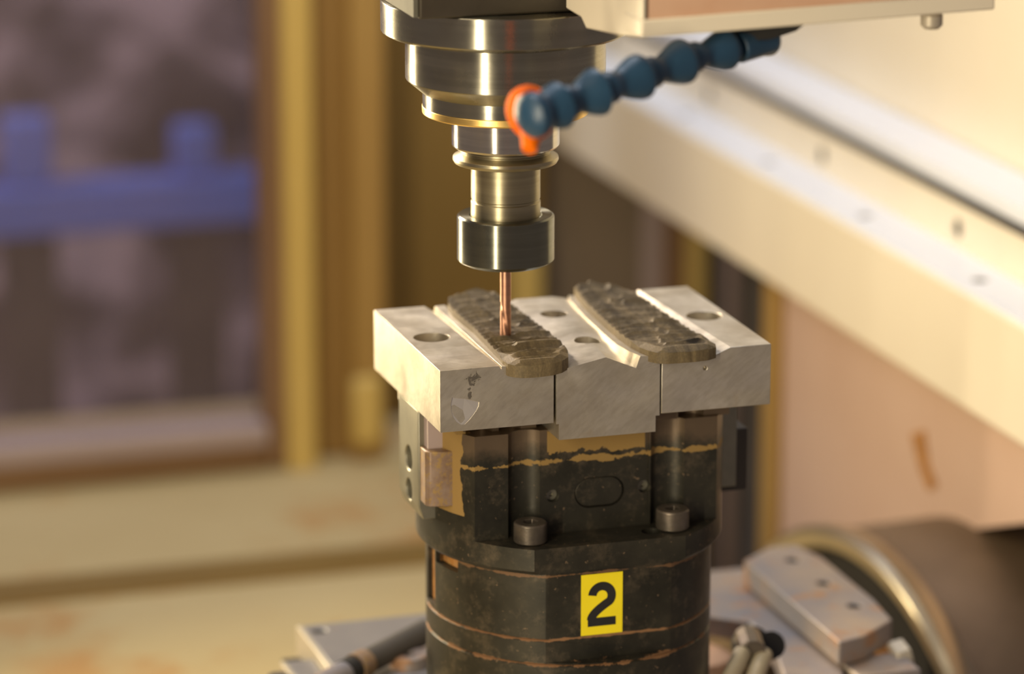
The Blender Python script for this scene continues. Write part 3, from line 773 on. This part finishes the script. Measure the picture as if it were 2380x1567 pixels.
scale('knife_handle_scale', 'carved dark wooden handle scale under the copper cutter, left of the two',
      [(-61.5, -37), (-61.0, -40.5), (-59, -43.6), (-56, -45.6), (-50, -46.2), (-40, -45.4), (-17, -44.3), (3, -43.4), (18, -44.0), (33, -44.2), (44, -43.2), (52, -40.5), (57, -36), (60, -30), (60.8, -25)],
      [(-61.5, -33), (-60.6, -27), (-58, -22), (-53, -17.6), (-45, -15.2), (-30, -14.4), (-18, -14.4), (3, -15.0), (24, -15.5), (45, -16.2), (52, -16.6), (57, -18), (60, -21), (60.8, -24)],
      195.9, 203.2, 204.4, 5, 1, 4)
scale('knife_handle_scale', 'carved dark wooden scale with a black knot at its near end, right of the two',
      [(-60.5, 30), (-60.0, 24.5), (-58, 20.8), (-54, 18.4), (-48, 16.4), (-40, 15.0), (-25, 14.6), (-2, 15.4), (26, 16.8), (45, 18.6), (54, 20.0), (57, 23), (58, 27)],
      [(-60.5, 38), (-59.6, 44), (-57, 48.3), (-52, 49.8), (-45, 49.0), (-33, 46.6), (1, 44.8), (20, 44.6), (37, 44.0), (45, 41.5), (52, 36.5), (56, 32), (58, 28)],
      196.6, 203.4, 204.6, 11, 1, -3)

# ------------------------------------------------------------------ spindle, holder, cutter
def Z(y): return zaxis(y)
AXm = Matrix.Translation((AX.x * 1000, AX.y * 1000, 0))
def axpart(name, prof, mat, parent, label=None, seg=128, bevel=0, cuts=()):
    # own origin on the axis so that the radial tangent is right
    zc = sum(p[1] for p in prof) / len(prof)
    bm = bm_lathe([(r, z - zc) for r, z in prof], seg)
    me = mesh_of(bm, name, M[mat], 30)
    o = bpy.data.objects.new(name, me); COL.objects.link(o); o.parent = parent
    o.location = Vector((AX.x, AX.y, zc / 1000)) - parent.location
    if label: o['label'] = label
    if bevel:
        b = o.modifiers.new('bevel', 'BEVEL'); b.width = bevel / 1000; b.segments = 3; b.limit_method = 'ANGLE'; b.angle_limit = math.radians(25)
    return o
sp = thing('spindle', 'steel machine spindle with stepped nose and golden lower ring', 'spindle', (AX.x * 1000, AX.y * 1000, Z(-5)))
axpart('flange', [(30, Z(-5)), (53.4, Z(-5)), (53.4, Z(66)), (50.5, Z(74)), (42, Z(74))], 'steel', sp, bevel=.5)
axpart('nose', [(40, Z(80)), (43.0, Z(80)), (43.0, Z(178)), (35.9, Z(210)), (30, Z(210))], 'steel', sp, bevel=.4)
axpart('nose_gap', [(40, Z(70)), (42.0, Z(70)), (42.0, Z(82)), (40, Z(82))], 'black', sp)
axpart('nose_collar', [(30, Z(208)), (35.7, Z(208)), (35.7, Z(243)), (30, Z(243))], 'steel', sp, bevel=.3)
axpart('golden_ring', [(28, Z(242)), (36.0, Z(242)), (35.9, Z(258.5)), (34.8, Z(261)), (23, Z(261.5))], 'gold', sp, 'golden brass lower ring', bevel=.4)
pb = AX * 1000 + Vector((0, 0, 0)); aa = math.radians(35)
pbp = AX * 1000 - RT * 1000 * 0 ; dirb = (-RT * math.sin(aa) - FWH * math.cos(aa))
pbp = AX * 1000 + dirb * 26.5
part('ring_screw', bm_lathe([(1.0, Z(265)), (2.6, Z(264)), (2.8, Z(261)), (2.8, Z(257))], 24, mat=Matrix.Translation((pbp.x, pbp.y, 0))), 'steel_shiny', sp)
zb_ = Z(-5)
cr = at(975, 50, 2, 351)
hs = part('head_housing', bm_box(cr.x, cr.x + 108, cr.y, cr.y + 96, zb_ + .3, zb_ + 90), 'housing', sp, 'dark square housing above the flange', bevel=1.0)
part('housing_lit_side', bm_box(cr.x - 2, cr.x - .1, cr.y + 2, cr.y + 90, zb_ + 1, zb_ + 90), 'housing_side', sp, 'left face of the housing, coloured paler as the lit side')

th = thing('tool_holder', 'steel tool holder with grooved flange below the spindle', 'tool holder', (AX.x * 1000, AX.y * 1000, Z(610)))
axpart('taper_collar', [(18, Z(255)), (23.2, Z(262)), (23.2, Z(318)), (23.2, Z(333)), (22.6, Z(338)), (20.0, Z(344))], 'steel_shiny', th, bevel=.2)
axpart('gripper_flange', [(19, Z(336)), (19.6, Z(346)), (19.2, Z(352)), (21.0, Z(356)), (22.7, Z(361)), (22.9, Z(368)), (22.2, Z(375)), (20, Z(378)), (14, Z(379))], 'steel_warm', th, bevel=.15)
axpart('shank', [(10, Z(376)), (15.0, Z(376)), (15.0, Z(458)), (14.6, Z(460)), (14.6, Z(464)), (15.1, Z(466)), (15.1, Z(500)), (10, Z(500))], 'steel_warm', th)
nutp = [(15.6, Z(505)), (15.9, Z(497.5)), (20.2, Z(496.8)), (21.1, Z(500.5)), (21.1, Z(600)), (20.4, Z(604)), (17.5, Z(611)), (3, Z(611.5)), (3, Z(606)), (15.6, Z(598))]
axpart('collet_nut', nutp, 'nut', th, 'dark smooth collet nut', bevel=.12)
em = thing('end_mill', 'copper coloured cutting tool under the collet nut', 'cutter', (AX.x * 1000, AX.y * 1000, 202))
zt_ = Z(606)
axpart('cutter_shank', [(2.35, 218), (2.35, zt_)], 'carbide', em, seg=48)
# fluted end: cross-section with two gullets twisted along the axis
fl = []
for k in range(34):
    z_ = 201.6 + (218.5 - 201.6) * k / 33
    ring_ = []
    for i in range(40):
        a_ = 2 * math.pi * i / 40
        g_ = max(0, math.cos(2 * (a_ + z_ * .16))) ** 2.0
        depth = .40 * min(1, (218.5 - z_) / 3.0)
        r_ = 2.33 - depth * g_
        ring_.append((r_ * math.cos(a_) + AX.x * 1000, r_ * math.sin(a_) + AX.y * 1000, z_))
    fl.append(ring_)
part('flutes', bm_loft(fl), 'carbide', em)

# ------------------------------------------------------------------ coolant hose
ho = thing('coolant_hose', 'blue segmented coolant hose with an orange nozzle beside the spindle', 'hose', tuple(atd(1740, 100, 1.47)))
cps = [((1254, 262), 1.39, 54), ((1330, 234), 1.40, 56), ((1425, 200), 1.41, 54), ((1525, 165), 1.425, 52), ((1625, 130), 1.44, 48), ((1725, 106), 1.455, 38)]
cv = [atd(p[0], p[1], d_) for p, d_, r_ in cps]
segm = None
for i in range(len(cv)):
    p = cv[i]
    q_ = cv[i - 1] if i > 0 else None
    nx = cv[i + 1] if i + 1 < len(cv) else p + (p - cv[i - 1])
    dirv = (nx - p).normalized(); L = (nx - p).length
    rr = cps[i][2] * cps[i][1] / FPX * 1000
    # ball towards the nozzle, flared socket towards the tail
    prof_ = [(.30 * rr, -.36 * L), (.55 * rr, -.30 * L), (.70 * rr, -.18 * L), (.72 * rr, -.06 * L), (.60 * rr, .04 * L), (.60 * rr, .12 * L), (.74 * rr, .26 * L),
             (.90 * rr, .42 * L), (1.0 * rr, .54 * L), (1.02 * rr, .62 * L), (.95 * rr, .66 * L), (.5 * rr, .67 * L)]
    if i == 0: prof_ = [(.30 * rr, -.50 * L), (.70 * rr, -.44 * L), (.98 * rr, -.30 * L), (1.02 * rr, -.10 * L), (.9 * rr, .04 * L), (.78 * rr, .14 * L), (.84 * rr, .26 * L), (.98 * rr, .42 * L), (1.05 * rr, .6 * L), (.5 * rr, .67 * L)]
    mtx = Matrix.Translation(p) @ dirv.to_track_quat('Z', 'Y').to_matrix().to_4x4()
    part('hose_segment', bm_lathe(prof_, 40, mat=mtx), 'blue', ho, smooth=40)
# orange nozzle: a round swivel ring behind the tip with a spout pointing down
tip = cv[0]; dn = (cv[1] - cv[0]).normalized()
ax_ = (dn + Vector(-FW) * 1.4).normalized()
cN = atd(1234, 262, 1.412)
tor = bmesh.new(); R0, r0 = 8.3, 2.8
mN = Matrix.Translation(cN) @ ax_.to_track_quat('Z', 'Y').to_matrix().to_4x4()
prof_ = [(R0 + r0 * math.cos(t), r0 * 1.5 * math.sin(t)) for t in np.linspace(0, 2 * math.pi, 15)[:-1]]
nz = part('nozzle', bm_lathe(prof_, 48, mat=mN, closed=True), 'orange', ho, 'orange swivel nozzle ring')
p1 = atd(1236, 300, 1.405); p2 = atd(1230, 350, 1.40)
part('nozzle_spout', bm_cyl(p1, p2, 4.6, 28, r2=2.9), 'orange', ho, 'orange spout pointing down', bevel=.5)
hf = part('hose_elbow', bm_cyl(atd(1715, 112, 1.452), atd(1790, 88, 1.462), 6.2, 32), 'blue', ho, bevel=.6)
hc = part('hose_mount', bm_loft([[tuple(atd(x_, y_, dd)) for x_, y_ in ((1690, 60), (1880, 48), (1850, 72), (1790, 92), (1700, 98))] for dd in (1.45, 1.475)]), 'black', ho, 'dark mounting block under the cover')

# cream head cover in front of the spindle, upper right
cc0 = atd(1492, 88, 1.43)
cX, cY = cc0.x, cc0.y
cv_ = thing('head_cover', 'cream sheet metal head cover with rust-stained front above the blue hose', 'cover', (cX + 60, cY + 30, cc0.z))
sp_ = [at(x_, y_, 0, cX) for x_, y_ in ((1492, 88), (1440, 82), (1362, 66), (1350, 40), (1275, -2), (1200, -60))]
pts_ = [(min(p.y, -63.0), p.z) for p in sp_[:5]] + [(-63.0, cc0.z + 60), (cY, cc0.z + 60)]
part('side_panel', bm_loft([[(x_, a_, b_) for a_, b_ in pts_] for x_ in (cX, cX + 3)]), 'cream', cv_, 'cream left side panel', bevel=.6)
er = at(2310, 22, 1, cY)
zl0, zl1 = cc0.z, er.z
h_l = 7.2
part('front_lip', bm_loft([[(x_, cY - 1, z_ ), (x_, cY + 20, z_), (x_, cY + 20, z_ + h_l), (x_, cY - 1, z_ + h_l)] for x_, z_ in ((cX - .5, zl0), (er.x, zl1))]), 'cream', cv_, 'cream lower lip', bevel=.8)
part('front_panel', bm_loft([[(x_, cY, z_ + h_l - .5), (x_, cY + 20, z_ + h_l - .5), (x_, cY + 20, z_ + 60), (x_, cY, z_ + 60)] for x_, z_ in ((cX + .5, zl0), (er.x, zl1))]), 'coverpink', cv_, 'rust-stained front panel', bevel=.5)
bn = at(2165, 52, 1, cY + 8)
part('cover_bolt', bm_lathe([(3.0, bn.z - 2.5), (4.5, bn.z - 1), (4.5, bn.z + 3), (3.0, bn.z + 5)], 24, mat=Matrix.Translation((bn.x, bn.y, 0))), 'edge', cv_)
